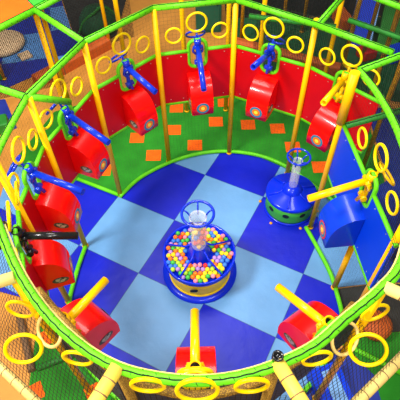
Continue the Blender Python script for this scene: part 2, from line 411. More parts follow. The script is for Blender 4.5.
rail((-1.91, 5.30, ZT), (-2.75, 4.35, ZT), 'green padded beam from the upper left joint to the left edge')
rail((-1.91, 5.30, ZT), (-1.45, 5.85, ZT), 'short green padded beam running up from the upper left joint')
rail((-1.67, 3.67, ZT), (-2.6, 4.13, ZT), 'green padded beam running to the left edge above the large left hoop')
rail((-1.67, 3.67, ZT+0.01), (-1.39, 4.02, 2.30), 'green padded brace from the left joint down to the upper-left cannon')
rail((1.39, 4.80, ZT), (1.85, 5.48, ZT), 'green padded beam running away behind the right end of the back wall')
rail((2.16, 6.0, 2.0), (2.95, 5.36, 2.0), 'green netted rail in front of the blue slide', 'dgreen')
rail((2.0, 5.55, ZT), (2.6, 4.97, ZT), 'green padded rail at the upper right corner')
rail((1.64, 3.84, 2.0), (2.6, 4.16, 2.0), 'dark green netted rail running right from the thick yellow post', 'dgreen')
rail((0.8, 6.35, 1.9), (2.0, 6.0, 1.9), 'dark green netted rail behind the back-right cannon', 'dgreen')
rail((-0.54, 1.0, ZT+.02), (-0.76, 0.60, ZT+.02), 'yellow banded padded beam at the front, left of centre', 'ybeam', None, 0.047, 0.09, 'radial_beam')
rail((0.45, 1.0, ZT+.02), (0.64, 0.60, ZT+.02), 'yellow banded padded beam at the front, right of centre', 'ybeam', None, 0.047, 0.09, 'radial_beam')
rail((-1.33, 1.66, ZT+.01), (-2.6, 1.20, ZT+.01), 'cream banded padded beam at the left edge', 'cream', None, 0.045, 0.11, 'radial_beam')
rail((1.25, 1.5, ZT+.01), (2.5, 0.74, ZT+.01), 'cream banded padded beam at the right edge', 'cream', None, 0.045, 0.11, 'radial_beam')
bm = bm_(); lathe(bm, [(0.0, 0.0), (0.036, 0.0), (0.036, 0.05), (0.026, 0.055), (0.026, 0.02), (0.0, 0.02)], (0.45, 1.02, ZT+0.03), 18)
tag(link('post_cap', bm, 'black'), 'black tube cap on the front rail right of the front-centre cannon', 'cap')
rail((-2.9, 2.31, 1.28), (-0.76, 0.625, 1.28), 'cream banded outer rail across the bottom left corner', 'cream', None, 0.043, 0.13, 'outer_rail')
rail((2.9, 2.31, 1.28), (0.64, 0.615, 1.28), 'cream banded outer rail across the bottom right corner', 'cream', None, 0.05, 0.13, 'outer_rail')
# netted yellow rail below the front hoops
low = [(-1.30, 1.76), (-0.86, 1.30), (-0.54, 1.06), (-0.04, 0.93), (0.46, 1.05), (0.84, 1.28), (1.15, 1.56)]
tube_thing('lower_rail', catmull(k(low, 2.28), 6), 0.034, 'rail', 'dull yellow netted rail under the front hoops', 'rail')

# canopies at upper left
bm = bm_(); prism(bm, [(-1.93, 5.33), (-2.75, 4.40), (-3.3, 5.2), (-2.4, 6.0)], 0.02, V(0, 0, ZT+0.01), V(1, 0, 0), V(0, 1, 0), V(0, 0, 1))
tag(link('canopy', bm, 'canopy_o'), 'orange canvas canopy in the upper left corner', 'canopy')
bm = bm_(); prism(bm, [(-1.93, 5.36), (-2.38, 6.0), (-2.0, 6.5), (-1.5, 5.88)], 0.02, V(0, 0, ZT+0.01), V(1, 0, 0), V(0, 1, 0), V(0, 0, 1))
tag(link('canopy', bm, 'canopy_g'), 'green canvas canopy at the top left beside the orange one', 'canopy')

# ------------------------------------------------------------------ wall panels with cannon openings
ZB, ZP = 1.17, 2.0
def loop_outline(w, z0, z1, r=0.09, n=6):
    hw = w/2; pts = []
    for cx, cz, a0 in ((hw-r, z1-r, 0), (-hw+r, z1-r, PI/2), (-hw+r, z0+r, PI), (hw-r, z0+r, 3*PI/2)):
        for i in range(n+1):
            a = a0 + PI/2*i/n; pts.append((cx + r*math.cos(a), cz + r*math.sin(a)))
    return pts
def panel(a, bb, t, material, label, loopmat='green', loop_z=(1.75, 2.15), railmat='green', lw=0.235, inn=ARENA, backing=False):
    a, bb = V(a[0], a[1], 0), V(bb[0], bb[1], 0)
    d = (bb-a).normalized(); L = (bb-a).length; n = V(-d.y, d.x, 0)
    if n.dot(inn-a) < 0: n = -n
    c = L*t; hw = lw/2 - 0.01; z0 = loop_z[0]; r = 0.085
    root = thing('padded_barrier', a + d*L/2 + V(0, 0, ZB), label, 'wall panel')
    out = [(0.03, ZB), (L-0.03, ZB), (L-0.03, ZP), (c+hw, ZP)]
    for i in range(7): an = -PI/2*i/6; out.append((c+hw-r+r*math.cos(an), z0+r+r*math.sin(an)))
    for i in range(7): an = -PI/2 - PI/2*i/6; out.append((c-hw+r+r*math.cos(an), z0+r+r*math.sin(an)))
    out += [(c-hw, ZP), (0.03, ZP)]
    bm = bm_(); prism(bm, out, 0.03, a - n*0.05, d, V(0, 0, 1), n); link('board', bm, material, root)
    q = a - n*0.035
    if backing:
        bm = bm_(); prism(bm, out, 0.012, a - n*0.064, d, V(0, 0, 1), n); bk = link('backing', bm, 'slate', root)
    for s0, s1 in ((0.02, c-hw-0.01), (c+hw+0.01, L-0.02)):
        bm = bm_(); tube(bm, [q+d*s0+V(0, 0, ZP), q+d*s1+V(0, 0, ZP)], 0.024, 10); link('top_edge', bm, railmat, root)
    bm = bm_(); tube(bm, [q+d*0.02+V(0, 0, ZB), q+d*(L-0.02)+V(0, 0, ZB)], 0.026, 10); link('bottom_edge', bm, railmat, root)
    bm = bm_(); tube(bm, [q + d*(c+u) + V(0, 0, z) for u, z in loop_outline(lw, *loop_z)], 0.024, 10, closed=True); link('opening_frame', bm, loopmat, root)
    bm = bm_()   # screw heads along the board
    for s in (0.12, 0.3, 0.7, 0.88):
        for z in (ZB+0.08, ZP-0.06):
            if abs(s*L-c) < 0.2 and z > 1.8: continue
            lathe(bm, [(0.0, 0), (0.009, 0), (0.0, 0.004)], (0, 0, 0), 6)
            vs = bm.verts[:][-18:]
            bmesh.ops.rotate(bm, cent=(0, 0, 0), matrix=V(0, 0, 1).rotation_difference(n).to_matrix(), verts=vs)
            bmesh.ops.translate(bm, vec=a - n*0.02 + d*s*L + V(0, 0, z), verts=vs)
    link('screws', bm, 'silver', root)
    return a + d*c, n, d
# where each panel runs and where its cannon sits
CAN = {}
F1, F2, F3, F4 = (-1.49, 1.93), (-0.62, 1.18), (0.5, 1.18), (1.35, 1.76)
M1 = (-1.74, 2.80)
CAN['9'] = panel(M1, P['0'], 0.46, 'redpanel', 'red wall panel behind the blue cannon at the far left')
CAN['10'] = panel(P['0'], P['1'], 0.44, 'redpanel', 'red wall panel behind the upper-left cannon, above the left exit')
CAN['11'] = panel(P['1'], P['2'], 0.50, 'redpanel', 'red wall panel behind the back-left cannon')
CAN['1'] = panel(P['2'], P['3'], 0.52, 'redpanel', 'red wall panel behind the back-centre cannon')
CAN['2'] = panel(P['3'], P['4'], 0.50, 'redpanel', 'red wall panel behind the back-right cannon')
CAN['3'] = panel(P['4'], (2.12, 4.18), 0.50, 'redpanel', 'red wall panel behind the yellow-barrelled cannon at upper right')
CAN['4'] = panel(P['5'], (1.72, 2.22), 0.55, 'bluepanel', 'blue wall panel at the right side of the arena')
CAN['5'] = panel(F4, F3, 0.46, 'redpanel', 'red wall panel under the front rail at the front-right cannon', 'green', railmat='slate', backing=True)
CAN['6'] = panel(F3, F2, 0.51, 'redpanel', 'red wall panel under the front rail at the front-centre cannon', 'yhoop', railmat='slate', backing=True)
CAN['7'] = panel(F2, F1, 0.54, 'redpanel', 'red wall panel under the front rail at the front-left cannon', 'yhoop', railmat='slate', backing=True)
CAN['8'] = panel(F1, M1, 0.56, 'redpanel', 'red wall panel behind the black-barrelled cannon')

# ------------------------------------------------------------------ cannons
CN = {'9': 'far-left blue-barrelled cannon', '10': 'upper-left blue-barrelled cannon', '11': 'back-left blue-barrelled cannon', '1': 'back-centre blue-barrelled cannon', '2': 'back-right blue-barrelled cannon',
      '3': 'upper-right yellow-barrelled cannon', '4': 'yellow-barrelled cannon on the blue panel', '5': 'front-right yellow-barrelled cannon', '6': 'front-centre yellow-barrelled cannon', '7': 'front-left yellow-barrelled cannon', '8': 'black-barrelled cannon at left'}
CL = {'9': 'blue-barrelled ball cannon above a red housing at the far left, just above the black-barrelled one', '10': 'blue-barrelled ball cannon above a red housing at upper left, over the left exit', '11': 'blue-barrelled ball cannon above a red housing at back left, beside the exit post',
      '1': 'blue-barrelled ball cannon above a red housing at the back centre, barrel towards the viewer', '2': 'blue-barrelled ball cannon at back right with its barrel swung to the left', '3': 'yellow-barrelled ball cannon at upper right with the red housing, beside the thick yellow post',
      '4': 'yellow-barrelled ball cannon with a blue housing on the blue panel', '5': 'yellow-barrelled ball cannon with a red housing at the front right', '6': 'yellow-barrelled ball cannon with a red housing at the front centre', '7': 'yellow-barrelled ball cannon with a red housing at the front left',
      '8': 'black-barrelled ball cannon with a red housing at the left'}
TIP = {'1': (0.09, 4.74, 1.84), '2': (0.67, 4.62, 2.25), '3': (1.39, 4.0, 2.2), '4': (1.06, 2.82, 2.0), '5': (0.65, 1.90, 1.95), '6': (-0.07, 1.70, 1.95), '7': (-0.84, 2.0, 1.98), '8': (-1.14, 2.46, 2.0), '9': (-1.15, 2.95, 2.05), '10': (-0.98, 3.68, 2.0), '11': (-0.50, 4.55, 1.98)}
def cannon(key, col, hcol, handle_col, handle=True, hd=0.16, red_ring=False, dz=0.0, kd=1.0, w=0.31, bo=0.0, emb=True):
    W, n, d = CAN[key]
    t = d; H = W + d*bo
    root = thing('ball_cannon', W + V(0, 0, ZB), CL[key], 'ball cannon', 'ball cannons around the arena wall')
    # housing: rounded hopper fixed to the panel
    curve = catmull([(-0.02, 1.64, 0), (0.07, 1.635, 0), (0.14, 1.61, 0), (0.205, 1.565, 0), (0.255, 1.50, 0), (0.29, 1.42, 0), (0.305, 1.34, 0), (0.31, 1.27, 0)], 4)
    prof = [((v.x*kd if v.x > 0 else v.x), v.y+dz) for v in curve] + [(0.31*kd, 1.15+dz), (-0.02, 1.15+dz)]
    bm = bm_(); prism(bm, prof, w, H - t*w/2, n, V(0, 0, 1), t)
    es = [e for e in bm.edges if abs((e.verts[0].co-e.verts[1].co).dot(t)) < 1e-4 and min(v.co.z for v in e.verts) > 1.1]
    bmesh.ops.bevel(bm, geom=es, offset=0.008, segments=2, affect='EDGES')
    bm.normal_update()
    for f in bm.faces: f.smooth = abs(f.normal.dot(t)) < 0.2 and abs(f.normal.z) < 0.999 or f.normal.z > 0.5
    h = link('housing', bm, hcol, root)
    # target sticker on the housing front
    bm = bm_(); c0 = H + n*(0.31*kd+0.0015) + V(0, 0, 1.265+dz)
    rings = [(0.088, 'teal'), (0.058, 'torange'), (0.028, 'tyellow')]
    mats_ = ['tred', 'teal', 'torange', 'tyellow']
    if red_ring: rings = [(0.108, 'tred')] + [(0.086, 'teal'), (0.056, 'torange'), (0.028, 'tyellow')]
    for i, (r, mm) in enumerate(rings):
        out = [(r*math.cos(2*PI*j/28), r*math.sin(2*PI*j/28)) for j in range(28)]
        nf = len(bm.faces); prism(bm, out, 0.002+0.002*i, c0, t, V(0, 0, 1), n)
        bm.faces.ensure_lookup_table()
        for f in bm.faces[nf:]: f.material_index = mats_.index(mm)
    link('target_sticker', bm, mats_, h)
    # oval emblem on both sides
    for sgn in ((-1, 1) if emb else ()):
        bm = bm_(); c1 = H + n*0.175*kd + V(0, 0, 1.285+dz) + t*sgn*(w/2)
        out = [(0.085*math.cos(2*PI*j/24), 0.05*math.sin(2*PI*j/24)) for j in range(24)]
        prism(bm, out, 0.004*sgn, c1, n, V(0, 0, 1), t)
        for f in bm.faces: f.material_index = 0
        nf = len(bm.faces)
        for (u, v, a, bb, ro) in ((-0.03, 0.008, 0.02, 0.026, .5), (0.02, -0.008, 0.026, 0.018, 0.2), (0.05, 0.012, 0.012, 0.012, 0), (-0.005, 0.026, 0.022, 0.008, .4), (0.0, -0.03, 0.03, 0.007, 0)):
            out = [(u + a*math.cos(2*PI*j/12)*math.cos(ro)-bb*math.sin(2*PI*j/12)*math.sin(ro), v + a*math.cos(2*PI*j/12)*math.sin(ro)+bb*math.sin(2*PI*j/12)*math.cos(ro)) for j in range(12)]
            prism(bm, out, 0.006*sgn, c1, n, V(0, 0, 1), t)
        bm.faces.ensure_lookup_table()
        for f in bm.faces[nf:]: f.material_index = 1
        link('emblem', bm, ['emblem', 'silver'], h)
    # barrel
    piv = W + V(0, 0, 2.08) + n*0.02; tip = Vector(TIP[key]); ax = (tip-piv).normalized()
    rear = piv - ax*0.06
    bm = bm_(); pipe(bm, rear, tip, 0.037, 0.029); link('barrel', bm, col, root)
    # pivot bracket: vertical spindle, yoke and hopper cup
    bm = bm_()
    tube(bm, [W+V(0, 0, 1.76)-n*0.02, W+V(0, 0, 2.04)-n*0.02], 0.026, 12)
    tube(bm, [W+V(0, 0, 1.84)+t*0.05, W+V(0, 0, 1.84)-t*0.05], 0.034, 12)
    tube(bm, [W+V(0, 0, 1.78)+n*0.05, W+V(0, 0, 1.98)-n*0.05], 0.02, 10)
    tube(bm, [piv+t*0.062, piv-t*0.062], 0.026, 12)
    for sg in (-1, 1): tube(bm, catmull([piv+t*0.055*sg, piv+t*0.062*sg-V(0, 0, 0.07)-n*0.02, W+V(0, 0, 1.95)+t*0.02*sg-n*0.02], 5), 0.016, 8)
    link('pivot_bracket', bm, col, root)
    bm = bm_(); pipe(bm, piv - n*0.02 + V(0, 0, 0.0), piv + V(0, 0, 0.10) - n*0.04, 0.046, 0.037); bc = link('ball_cup', bm, col, root)
    bm = bm_(); tube(bm, [piv + V(0, 0, 0.02) - n*0.024, piv + V(0, 0, 0.045) - n*0.029], 0.038, 16); link('cup_dark_disc', bm, 'hole', bc)  # black disc stands in for the dark hollow of the cup
    if handle:
        c = W - n*hd + V(0, 0, 2.16); hx = t; hy = (V(0, 0, 1)*0.75 + n*0.65).normalized(); R = 0.125
        bm = bm_(); tube(bm, [c + hx*R*math.cos(a) + hy*R*math.sin(a) for a in [2*PI*j/28 for j in range(28)]], 0.014, 8, closed=True)
        tube(bm, [c + hy*R, rear], 0.014, 8)
        link('handle_ring', bm, handle_col, root)
    return root
for kk, dz in (('1', 0.03), ('2', 0.05), ('9', 0.11), ('10', 0.11), ('11', 0.07)): cannon(kk, 'bsteel', 'red', 'bsteel', dz=dz)
cannon('3', 'ysteel', 'red', 'ysteel', dz=0.03)
cannon('4', 'ysteel', 'blue', 'ysteel', red_ring=True, w=0.36, emb=False, dz=0.03)
cannon('5', 'ysteel', 'red', 'cream', hd=0.18, kd=1.2, w=0.35, dz=0.15, bo=-0.11); cannon('6', 'ysteel', 'red', 'ysteel', kd=1.25, w=0.33, dz=0.15); cannon('7', 'ysteel', 'red', 'cream', hd=0.15, kd=1.2, w=0.35, dz=0.15, bo=0.11)
cannon('8', 'black', 'red', 'black', dz=0.06, kd=0.9, bo=0.06)

# ------------------------------------------------------------------ hoops hung in the net
def hoop_mesh(R, r):
    bm = bm_(); tube(bm, [(R*math.cos(2*PI*j/40), R*math.sin(2*PI*j/40), 0) for j in range(40)], r, 10, closed=True)
    bmesh.ops.recalc_face_normals(bm, faces=bm.faces)
    me = bpy.data.meshes.new('hoop'); bm.to_mesh(me); bm.free(); me.materials.append(M['yhoop']); return me
BIG, SMALL = hoop_mesh(0.126, 0.015), hoop_mesh(0.102, 0.014)
hoop0 = None
def hoop(c, nrm, big, label):
    global hoop0
    if hoop0 is None: hoop0 = bpy.data.objects.new('hoop', BIG); o = hoop0
    else: o = hoop0.copy()
    o.data = BIG if big else SMALL
    o.location = c; o.rotation_mode = 'QUATERNION'; o.rotation_quaternion = V(0, 0, 1).rotation_difference(Vector(nrm).normalized())
    C.objects.link(o); tag(o, label, 'hoop', 'yellow hoops in the netting')
for kk in ('9', '10', '11', '1', '2', '3', '4'):
    W, n, d = CAN[kk]
    right = d if d.cross(n).z < 0 else -d      # towards the right as seen from inside the arena looking at the wall
    right = V(n.y, -n.x, 0) * -1
    hoop(W - n*0.03 + V(0, 0, 2.40), n, True, 'large yellow hoop in the net above the ' + CN[kk])
    sp = 0.30 if kk != '4' else 0.42
    hoop(W - n*0.03 - right*sp + V(0, 0, 2.25), n, False, 'small yellow hoop left of the ' + CN[kk])
    hoop(W - n*0.03 + right*sp + V(0, 0, 2.25), n, False, 'small yellow hoop right of the ' + CN[kk])
for c, nr, big, lb in [((-0.05, 0.87, 2.6), (0, -0.98, 0.2), True, 'large yellow hoop below the front rail at the front-centre cannon'),
                       ((-0.355, 0.905, 2.61), (-0.05, -1, 0.05), False, 'small yellow hoop below the front rail, left of the front-centre cannon'),
                       ((0.285, 0.885, 2.61), (0.05, -1, 0.05), False, 'small yellow hoop below the front rail, right of the front-centre cannon'),
                       ((-1.32, 1.30, 2.25), (0.2, -0.85, 0.45), True, 'large yellow hoop lying in the front-left net, over the beige floor'),
                       ((-1.40, 1.60, 2.28), (-0.1, -0.8, 0.1), False, 'small yellow hoop in the net at the left edge, above the front-left large hoop'),
                       ((-0.90, 1.20, 2.30), (-0.1, -0.8, 0.05), False, 'small yellow hoop between the front-left large hoop and the front rail'),
                       ((1.18, 1.22, 2.25), (-0.2, -0.75, 0.55), True, 'large yellow hoop lying in the front-right net, over blue and green mats'),
                       ((1.29, 1.49, 2.28), (0.15, -0.8, 0.07), False, 'small yellow hoop in the front-right net in front of the orange cushion'),
                       ((0.79, 1.15, 2.30), (0.1, -0.8, 0.05), False, 'small yellow hoop left of the front-right large hoop'),
                       ((-1.70, 2.50, 2.28), (-0.95, -0.3, 0.3), True, 'large yellow hoop in the net at the left edge beside the black-barrelled cannon'),
                       ((-1.66, 2.72, 2.33), (-0.95, -0.2, 0.2), False, 'small yellow hoop in the left net, above the black-barrelled cannon'),
                       ((-1.54, 2.05, 2.25), (-0.9, -0.4, 0.3), False, 'small yellow hoop in the left net, below the black-barrelled cannon')]:
    hoop(V(*c), nr, big, lb)

# ------------------------------------------------------------------ nets
def net(pts, label, material='net', name='netting'):
    """quad a,b,c,d with uv in metres"""
    a, bb, c, d = [Vector(p) for p in pts]
    bm = bm_(); vs = [bm.verts.new(p) for p in (a, bb, c, d)]; f = bm.faces.new(vs)
    uvl = bm.loops.layers.uv.new('UVMap')
    ex = (bb-a).normalized(); nn = ex.cross(d-a).normalized(); ey = nn.cross(ex)
    for l in f.loops: l[uvl].uv = ((l.vert.co-a).dot(ex)+5.0, (l.vert.co-a).dot(ey)+5.0)
    tag(link(name, bm, material), label, 'netting', 'safety nets')
net([(-2.05, 1.64, 1.28), (-1.25, 1.01, 1.28), (-0.58, 1.05, 2.15), (-1.40, 1.74, 2.15)], 'dark safety net sloping out over the beige floor at the bottom left')
net([(-2.6, 2.6, 1.28), (-2.05, 1.64, 1.28), (-1.40, 1.74, 2.15), (-1.80, 2.8, 2.15)], 'dark safety net at the left edge beside the black-barrelled cannon')
net([(-1.25, 1.01, 1.28), (1.1, 0.96, 1.28), (0.45, 1.02, 2.15), (-0.54, 1.02, 2.15)], 'dark safety net below the front-centre hoop')
net([(1.1, 0.96, 1.28), (1.98, 1.62, 1.28), (1.29, 1.52, 2.15), (0.49, 1.05, 2.15)], 'dark safety net sloping out over the navy mat at the bottom right')
net([(1.98, 1.62, 1.28), (2.5, 2.6, 1.28), (1.80, 2.5, 2.15), (1.29, 1.52, 2.15)], 'dark safety net at the right edge below the blue panel')
def wallnet(a, bb, label, z0=0.04, z1=ZT, material='netfine', out=0.07):
    a, bb = V(a[0], a[1], 0), V(bb[0], bb[1], 0); m_ = ((a+bb)/2-ARENA).normalized()*out
    net([a+m_+V(0, 0, z0), bb+m_+V(0, 0, z0), bb+m_+V(0, 0, z1), a+m_+V(0, 0, z1)], label, material)
wallnet(M1, P['0'], 'fine net wall around the far-left blue-barrelled cannon')
wallnet(P['0'], P['1'], 'fine net wall around the upper-left cannon', 1.1)
wallnet(P['1'], P['2'], 'fine net wall around the back-left cannon')
wallnet(P['2'], P['3'], 'fine net wall around the back-centre cannon')
wallnet(P['3'], P['4'], 'fine net wall around the back-right cannon')
wallnet(P['4'], (2.12, 4.18), 'fine net wall around the upper-right yellow-barrelled cannon')
wallnet(P['5'], P['7'], 'fine net wall around the blue panel')
# black nets of the climbing frame behind
net([(-6, 6.2, 0), (-2.5, 7.4, 0), (-2.2, 6.3, 3.2), (-4.5, 5.2, 3.2)], 'black net in front of the far blue checkered mats', 'netback')
net([(-2.9, 8.3, 0), (-1.3, 8.95, 0), (-1.3, 8.95, 3), (-2.9, 8.3, 3)], 'black net beside the green dome at the top', 'netback')
net([(1.05, 7.6, 0), (2.2, 7.1, 0), (2.15, 6.5, 3.2), (1.05, 6.9, 3.2)], 'black net over the dark green mat behind the back-right cannon', 'netback')
net([(2.2, 7.1, 0), (4.6, 5.2, 0), (3.2, 4.4, 3.2), (2.15, 6.5, 3.2)], 'black net in front of the blue slide at upper right', 'netback')
net([(2.3, 4.15, 0), (2.9, 2.4, 0), (2.6, 2.4, 3.0), (2.1, 4.15, 3.0)], 'black net behind the blue panel at the right edge', 'netback')
net([(0.75, 9.6, 0), (6, 9.6, 0), (6, 9.6, 3), (0.75, 9.6, 3)], 'black net along the far dark mat at the top right', 'netback')

# ------------------------------------------------------------------ ball drums
def drum(x, y, s, drum_col, label, filled):
    root = thing('ball_drum', (x, y, 0), label, 'ball drum')
    zr = 0.455 if filled else 0.35; R = 0.468 if filled else 0.37
    c = (x, y, 0)
    bm = bm_(); lathe(bm, [(0.0, 0.0), (R*1.07 if filled else R*1.0, 0.0), (R*1.07 if filled else R*1.0, 0.025), (R*0.9, 0.035), (0, 0.035)], c, 56); link('floor_flange', bm, 'bluerim', root)
    bm = bm_(); q0, q1 = (0.86, 0.90) if filled else (0.95, 0.95); lathe(bm, [(R*q0, 0.03), (R*q0, 0.06), (R*(q0+q1)/2, zr*0.5), (R*q1, zr-0.06), (R*q1-0.02, zr-0.065), (R*q1-0.02, 0.04)], c, 56, True); dm = link('drum_wall', bm, drum_col, root)
    if filled:
        bm = bm_(); lathe(bm, [(R*0.89, 0.03), (R*0.89, 0.055), (R*0.855, 0.065)], c, 56); link('drum_foot', bm, drum_col, dm)
        bm = bm_(); lathe(bm, [(R*0.93, zr-0.07), (R*0.985, zr-0.06), (R, zr), (R*1.005, zr+0.02), (R*0.96, zr+0.022), (R*0.94, zr), (R*0.93, zr-0.04), (0.0, zr-0.045)], c, 64); link('tray', bm, 'bluerim', root)
        bm = bm_(); prism(bm, [(0.05*math.cos(2*PI*j/16), 0.022*math.sin(2*PI*j/16)) for j in range(16)], 0.02, V(x-0.08, y-R*0.885, 0.22), V(1, 0, 0), V(0, 0, 1), V(0, -1, 0)); link('vent_hole', bm, 'hole', dm)
    else:
        bm = bm_(); lathe(bm, [(R*0.95, zr-0.05), (R, zr-0.04), (R, zr-0.01), (R*0.94, zr+0.015), (R*0.5, zr+0.035), (R*0.46, zr+0.06), (0, zr+0.062)], c, 56); link('lid', bm, 'bluerim', root)
        for j in range(9):
            a = 2*PI*j/9 + 0.2; e = V(math.cos(a), math.sin(a), 0); tt = V(-e.y, e.x, 0)
            bm = bm_(); prism(bm, [(0.048*math.cos(2*PI*i/16), 0.04*math.sin(2*PI*i/16)) for i in range(16)], 0.004, V(x, y, zr*0.55)+e*(R*0.945), tt, V(0, 0, 1), e); link('ball_hole', bm, 'hole', dm)
        for j in range(6):
            a = 2*PI*j/6 - 1.3; bm = bm_(); lathe(bm, [(0.022, 0), (0.02, 0.014), (0, 0.018)], (x + R*1.16*math.cos(a), y + R*1.16*math.sin(a), 0.0), 12); link('bolt_cap', bm, 'bolt', root)
    # central cone
    z0, z1 = (zr-0.03, zr+0.19) if filled else (zr+0.05, zr+0.15)
    r0, r1 = (0.16, 0.105) if filled else (0.15, 0.075)
    bm = bm_(); lathe(bm, [(r0, z0), (r0*0.97, z0+0.02), (r1, z1), (r1*0.9, z1), (0, z1)], c, 8 if filled else 32)
    if filled:
        for f in bm.faces: f.smooth = False
    link('cone_skirt', bm, 'bluerim', root)
    rt = 0.098 if filled else 0.062; h = 0.575 if filled else 0.50
    bm = bm_(); lathe(bm, [(rt, z1), (rt, z1+h), (rt*0.93, z1+h), (rt*0.93, z1)], c, 32, True); link('clear_tube', bm, 'clear', root)
    bm = bm_(); lathe(bm, [(rt*1.08, z1+h-0.03), (rt*1.08, z1+h+0.005), (rt*0.96, z1+h+0.005), (rt*0.96, z1+h-0.03)], c, 32, True); link('tube_collar', bm, 'clear', root)
    # wheel
    zw = z1+h+0.07; rw = 0.185 if filled else 0.15
    bm = bm_(); tube(bm, [(x+rw*math.cos(2*PI*j/40), y+rw*math.sin(2*PI*j/40), zw) for j in range(40)], 0.017 if filled else 0.014, 10, closed=True); wl = link('wheel_rim', bm, 'bsteel', root)
    for j in range(5):
        a = 2*PI*j/5 + 0.3; e = V(math.cos(a), math.sin(a), 0); cc = V(x, y, 0)
        bm = bm_(); tube(bm, catmull([cc+e*rw+V(0, 0, zw), cc+e*(rw*0.75)+V(0, 0, zw-0.02), cc+e*(rt*1.05)+V(0, 0, zw-0.075), cc+e*(rt*1.03)+V(0, 0, z1+h-0.07)], 5), 0.010, 8); link('wheel_spoke', bm, 'bsteel', wl)
    # bars from cone to rim
    for j in range(5 if filled else 6):
        a = 2*PI*j/(5 if filled else 6) + (0.35 if filled else 0.2); e = V(math.cos(a), math.sin(a), 0); cc = V(x, y, 0)
        bm = bm_()
        if filled: tube(bm, [cc+e*r1*1.02+V(0, 0, z1-0.03), cc+e*(r0+0.02)+V(0, 0, zr+0.075), cc+e*(R*0.965)+V(0, 0, zr+0.03)], 0.012, 8)
        else: tube(bm, [cc+e*(r0*.95)+V(0, 0, zr+0.075), cc+e*(R*0.5)+V(0, 0, zr+0.045), cc+e*(R*0.95)+V(0, 0, zr+0.02)], 0.012, 8)
        link('lid_bar', bm, 'bluerim', root)
    return zr, R, z0, z1, h, rt
DX, DY = -0.03, 3.21
zr, R, z0, z1, hh, rt = drum(DX, DY, 1, 'ychute', 'yellow ball drum in the middle with an open blue tray full of coloured balls', True)
drum(1.33, 4.27, 1, 'gdrum', 'smaller green ball drum with a closed blue lid, at right by the thick yellow post', False)

# balls
cols = ['red', 'orange', 'orange', 'orange', 'yellow', 'yellow', 'yellow', 'green', 'blue', 'pink', 'pink', 'purple', 'lime', 'green', 'blue']
BR = 0.0305; ball = {}
for cc in set(cols):
    bm = bm_(); bmesh.ops.create_icosphere(bm, subdivisions=3, radius=BR)
    for f in bm.faces: f.smooth = True
    me = bpy.data.meshes.new('pit_ball'); bm.to_mesh(me); bm.free(); me.materials.append(M['ball_'+cc])
    ball[cc] = bpy.data.objects.new('pit_ball', me)
used = set()
def put_ball(p, where):
    cc = random.choice(cols)
    o = ball[cc] if cc not in used else ball[cc].copy(); used.add(cc)
    o.location = p; C.objects.link(o)
    tag(o, '%s plastic pit ball %s' % (cc, where), 'ball', '%s pit balls %s' % (cc, where))
row = 0; yy = -0.46
while yy < 0.46:
    xx = -0.46 + (0.031 if row % 2 else 0)
    while xx < 0.46:
        x, y = xx + random.uniform(-.004, .004), yy + random.uniform(-.004, .004); rr = math.hypot(x, y)
        if 0.178 < rr < R*0.965-BR:
            put_ball((DX+x, DY+y, zr-0.045+BR+random.uniform(0.0, 0.02)), 'in the blue tray of the yellow drum')
        xx += 0.0625
    yy += 0.0545; row += 1
for j in range(6):
    for i in range(4):
        a = 2*PI*i/4 + j*0.8
        if random.random() < 0.85: put_ball((DX+0.052*math.cos(a), DY+0.052*math.sin(a), z1+BR+0.003+j*0.058), 'inside the clear tube of the yellow drum')

# ------------------------------------------------------------------ things in the background and around
def simple(name, lo, hi, material, label, cat, rot=0, bev=0.03):
    bm = bm_(); box(bm, lo, hi, rot, bev); return tag(link(name, bm, material), label, cat)
def barrier(a, bb, label):
    a, bb = Vector(a), Vector(bb); d = (bb-a).normalized(); n = V(-d.y, d.x, 0)
    root = thing('foam_barrier', (a+bb)/2, label, 'barrier')
    bm = bm_(); prism(bm, [(0, 0), (0.22, 0), (0.22, 0.2), (0.16, 0.24), (0.06, 0.24), (0, 0.2)], (bb-a).length, a, n, V(0, 0, 1), d); link('foam_core', bm, 'brown', root)
    for s in (0.33, 0.66):
        p = a + (bb-a)*s
        bm = bm_(); prism(bm, [(-0.004, 0), (0.224, 0), (0.224, 0.203), (0.162, 0.244), (0.058, 0.244), (-0.004, 0.203)], 0.02, p, n, V(0, 0, 1), d); link('seam_strip', bm, 'wood', root)
barrier((0.75, 8.35, -0.02), (2.7, 7.35, -0.02), 'long orange-brown foam barrier behind the back-right red panel')
barrier((-3.0, 7.3, -0.02), (-1.75, 8.55, -0.02), 'orange-brown foam barrier on the beige floor at upper left')
root = thing('cabinet', (0.3, 9.35, -0.02), 'dark green padded cabinet standing on the beige floor at the top', 'cabinet')
bm = bm_(); box(bm, (0.02, 9.05, -0.02), (0.56, 9.6, 1.4), 0, 0.02); link('body', bm, 'cabinet', root)
bm = bm_(); box(bm, (0.06, 9.03, 0.05), (0.52, 9.06, 1.3), 0, 0.008); dr = link('door', bm, 'cabinet', root)
bm = bm_(); tube(bm, [(0.47, 9.02, 0.6), (0.47, 9.02, 0.75)], 0.01, 8); link('door_handle', bm, 'black', dr)
# green dome with hose
root = thing('play_dome', (-2.1, 9.35, -0.02), 'dark green play dome with a pale hose behind the net at the top', 'play dome')
bm = bm_(); lathe(bm, [(0.42, 0), (0.42, 0.1), (0.39, 0.26), (0.29, 0.42), (0.15, 0.5), (0.0, 0.53)], (-2.1, 9.35, -0.02), 28); link('dome_shell', bm, 'dgmat', root)
bm = bm_(); tube(bm, catmull([(-2.5, 9.1, 0.02), (-2.33, 9.1, 0.3), (-2.1, 9.1, 0.47), (-1.95, 9.25, 0.52), (-1.78, 9.4, 0.35), (-1.66, 9.45, 0.02)], 6), 0.03, 10); link('hose', bm, 'dgreen', root)
